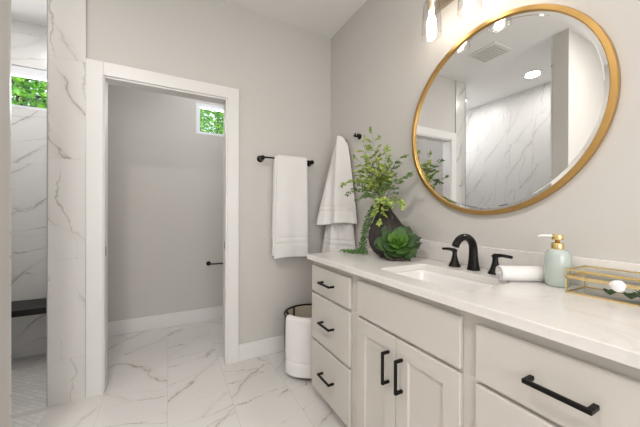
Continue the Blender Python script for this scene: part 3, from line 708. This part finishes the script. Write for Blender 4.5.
i_ = obj('inner_fold', hung('t', .752, 1.020, .822, .95, '', off=.0, flare=.01, seed=2), 'towel', o, smooth=True); solid(i_, .008, 0)

HZ = 1.755
def hook(y, label):
    h_ = thing('robe_hook', (XW, y, HZ), label, 'hook', 'black robe hooks on the vanity wall')
    bm = bmesh.new(); lathe(bm, [(0, 0), (.022, 0), (.022, -.006), (.016, -.010), (0, -.011)], (XW, y, HZ), 'x', 24); obj('rosette', bm, 'black', h_, smooth=True)
    bm = bmesh.new(); tube(bm, [(XW-.008, y, HZ), (XW-.03, y, HZ-.002), (XW-.042, y, HZ+.003), (XW-.046, y, HZ+.02)], [.008, .007, .0065, .008], 10)
    tube(bm, [(XW-.03, y, HZ-.002), (XW-.034, y+.014, HZ), (XW-.038, y+.027, HZ+.010)], [.006, .0055, .007], 10)
    tube(bm, [(XW-.03, y, HZ-.002), (XW-.034, y-.014, HZ), (XW-.038, y-.027, HZ+.010)], [.006, .0055, .007], 10)
    obj('prong', bm, 'black', h_, smooth=True)
hook(1.81, 'bare black robe hook on the vanity wall above the leafy planter')
hook(2.015, 'black robe hook on the vanity wall carrying the draped white towel')

def lerp(a, b, t_): return a+(b-a)*t_
def drape(z_top, z_bot, PRt, PRb, Ct, Cb, PLt, PLb, amp, seed, hem):
    bm = bmesh.new()
    def f(u, v):
        s_ = v**.85
        pr = Vector(PRt).lerp(Vector(PRb), s_); c_ = Vector(Ct).lerp(Vector(Cb), s_); pl_ = Vector(PLt).lerp(Vector(PLb), s_)
        q = bez(pr, c_, pl_, u); tg = (pl_-pr).normalized(); nr = Vector((-abs(tg.y), -abs(tg.x)))
        a = amp*(.30+.8*v)*(1-1.6*abs(math.sin(u*math.pi*1.9+seed+.5*v)))*math.sin(math.pi*u)**.6+amp*.5*(1-abs(math.sin(u*9+v*2+seed*2)))*v*math.sin(math.pi*u)**.5
        q = q+nr*a
        zt = z_top-.034*(abs(2*u-1)**3)
        z = lerp(zt, z_bot+hem(u), v)
        if v < .10:
            k = (1-v/.10)**2; mid = Vector((1.240, 2.015)); q = q.lerp(mid, k*.30)
        if abs(z-z_bot-.10) < .007 or abs(z-z_bot-.14) < .007: q = q-nr*.005
        return (min(q.x, 1.300), min(q.y, 2.255), z)
    grid(bm, f, 64, 110); return bm
bt = obj('draped_bath_towel', drape(1.795, 1.075, (1.288, 1.955), (1.288, 1.805), (1.185, 2.0), (1.12, 1.93), (1.285, 2.075), (1.115, 2.165), .034, .4,
     lambda u: .01*math.sin(u*6)-.02*max(0, u-.8)*3), 'towel', smooth=True); solid(bt, .010)
tag(bt, 'white bath towel hanging in folds from a robe hook in the room corner', 'towel')
lo = obj('under_layer', drape(1.60, .80, (1.290, 1.955), (1.292, 1.825), (1.22, 2.0), (1.16, 1.97), (1.275, 2.09), (1.165, 2.165), .020, 2.2, lambda u: .05*math.sin(u*5)), 'towel', bt, smooth=True); solid(lo, .009)

# toilet paper holder
tp = thing('paper_holder', (.39, YB, .61), 'small black toilet paper holder on the grey toilet-room wall', 'paper holder')
bm = bmesh.new(); lathe(bm, [(0, 0), (.024, 0), (.024, -.007), (.014, -.012), (.009, -.02), (.009, -.06), (0, -.062)], (.385, YB, .612), 'y', 24); obj('post', bm, 'black', tp, smooth=True)
bm = bmesh.new(); tube(bm, [(.385, YB-.055, .612), (.55, YB-.055, .608)], .007, 12); obj('arm', bm, 'black', tp, smooth=True)

# ------------------------------------------------------------------ basket with towel
BX, BY, BR, BH = .955, 1.945, .195, .405
bk = thing('laundry_basket', (BX, BY, 0), 'round black woven basket with tan lining between vanity and corner', 'basket')
bm = bmesh.new(); lathe(bm, [(0, 0), (BR-.012, 0), (BR-.006, .006), (BR, .2), (BR, BH), (BR-.004, BH), (BR-.004, .2), (BR-.012, .012), (0, .008)], (BX, BY, 0), 'z', 64); obj('outer_wall', bm, 'weave', bk, smooth=True)
bm = bmesh.new(); lathe(bm, [(BR-.005, BH-.008), (BR-.005, .2), (BR-.014, .014), (0, .012), (0, .015), (BR-.017, .017), (BR-.009, .2), (BR-.009, BH-.008)], (BX, BY, 0), 'z', 64, close=True); obj('lining', bm, 'lining', bk, smooth=True)
bm = bmesh.new(); ring = [(BX+BR*math.cos(a), BY+BR*math.sin(a), BH) for a in [2*math.pi*k/64 for k in range(65)]]; tube(bm, ring, .006, 8, cap=False); obj('rim', bm, 'black', bk, smooth=True)
def handle(a0_, drop):
    P = []
    for k in range(17):
        t_ = k/16; a = a0_+(t_-.5)*.72; h = math.sin(math.pi*t_)
        rr_ = BR-.018-drop*h*.035; P.append((BX+rr_*math.cos(a), BY+rr_*math.sin(a), BH+.004-drop*h*.085))
    bm = bmesh.new(); tube(bm, P, .008, 8); obj('handle', bm, 'weave', bk, smooth=True)
handle(R(132), 1.0); handle(R(-48), 1.0)
# towel over the rim
bm = bmesh.new()
A_0, A_1 = R(191), R(275)
def tw(u, v):
    a = lerp(A_0, A_1, u)
    if v < .74: z = lerp(.028, BH+.004, v/.74); r = BR+.016+.004*math.sin(u*9+z*4)+.006*(1-v/.74)
    elif v < .84: t_ = (v-.74)/.10; b = math.pi*t_; r = BR-.003+.019*math.cos(b); z = BH+.006+.016*math.sin(b)
    else: t_ = (v-.84)/.16; r = BR-.022-.003*math.sin(u*7); z = lerp(BH+.004, BH-.14, t_)
    if abs(z-.12) < .006 and v < .7: r -= .003
    return (BX+r*math.cos(a), BY+r*math.sin(a), z)
grid(bm, tw, 30, 60)
o = solid(obj('basket_towel', bm, 'towel', smooth=True), .012)
tag(o, 'white towel draped over the rim of the black basket on the floor', 'towel')
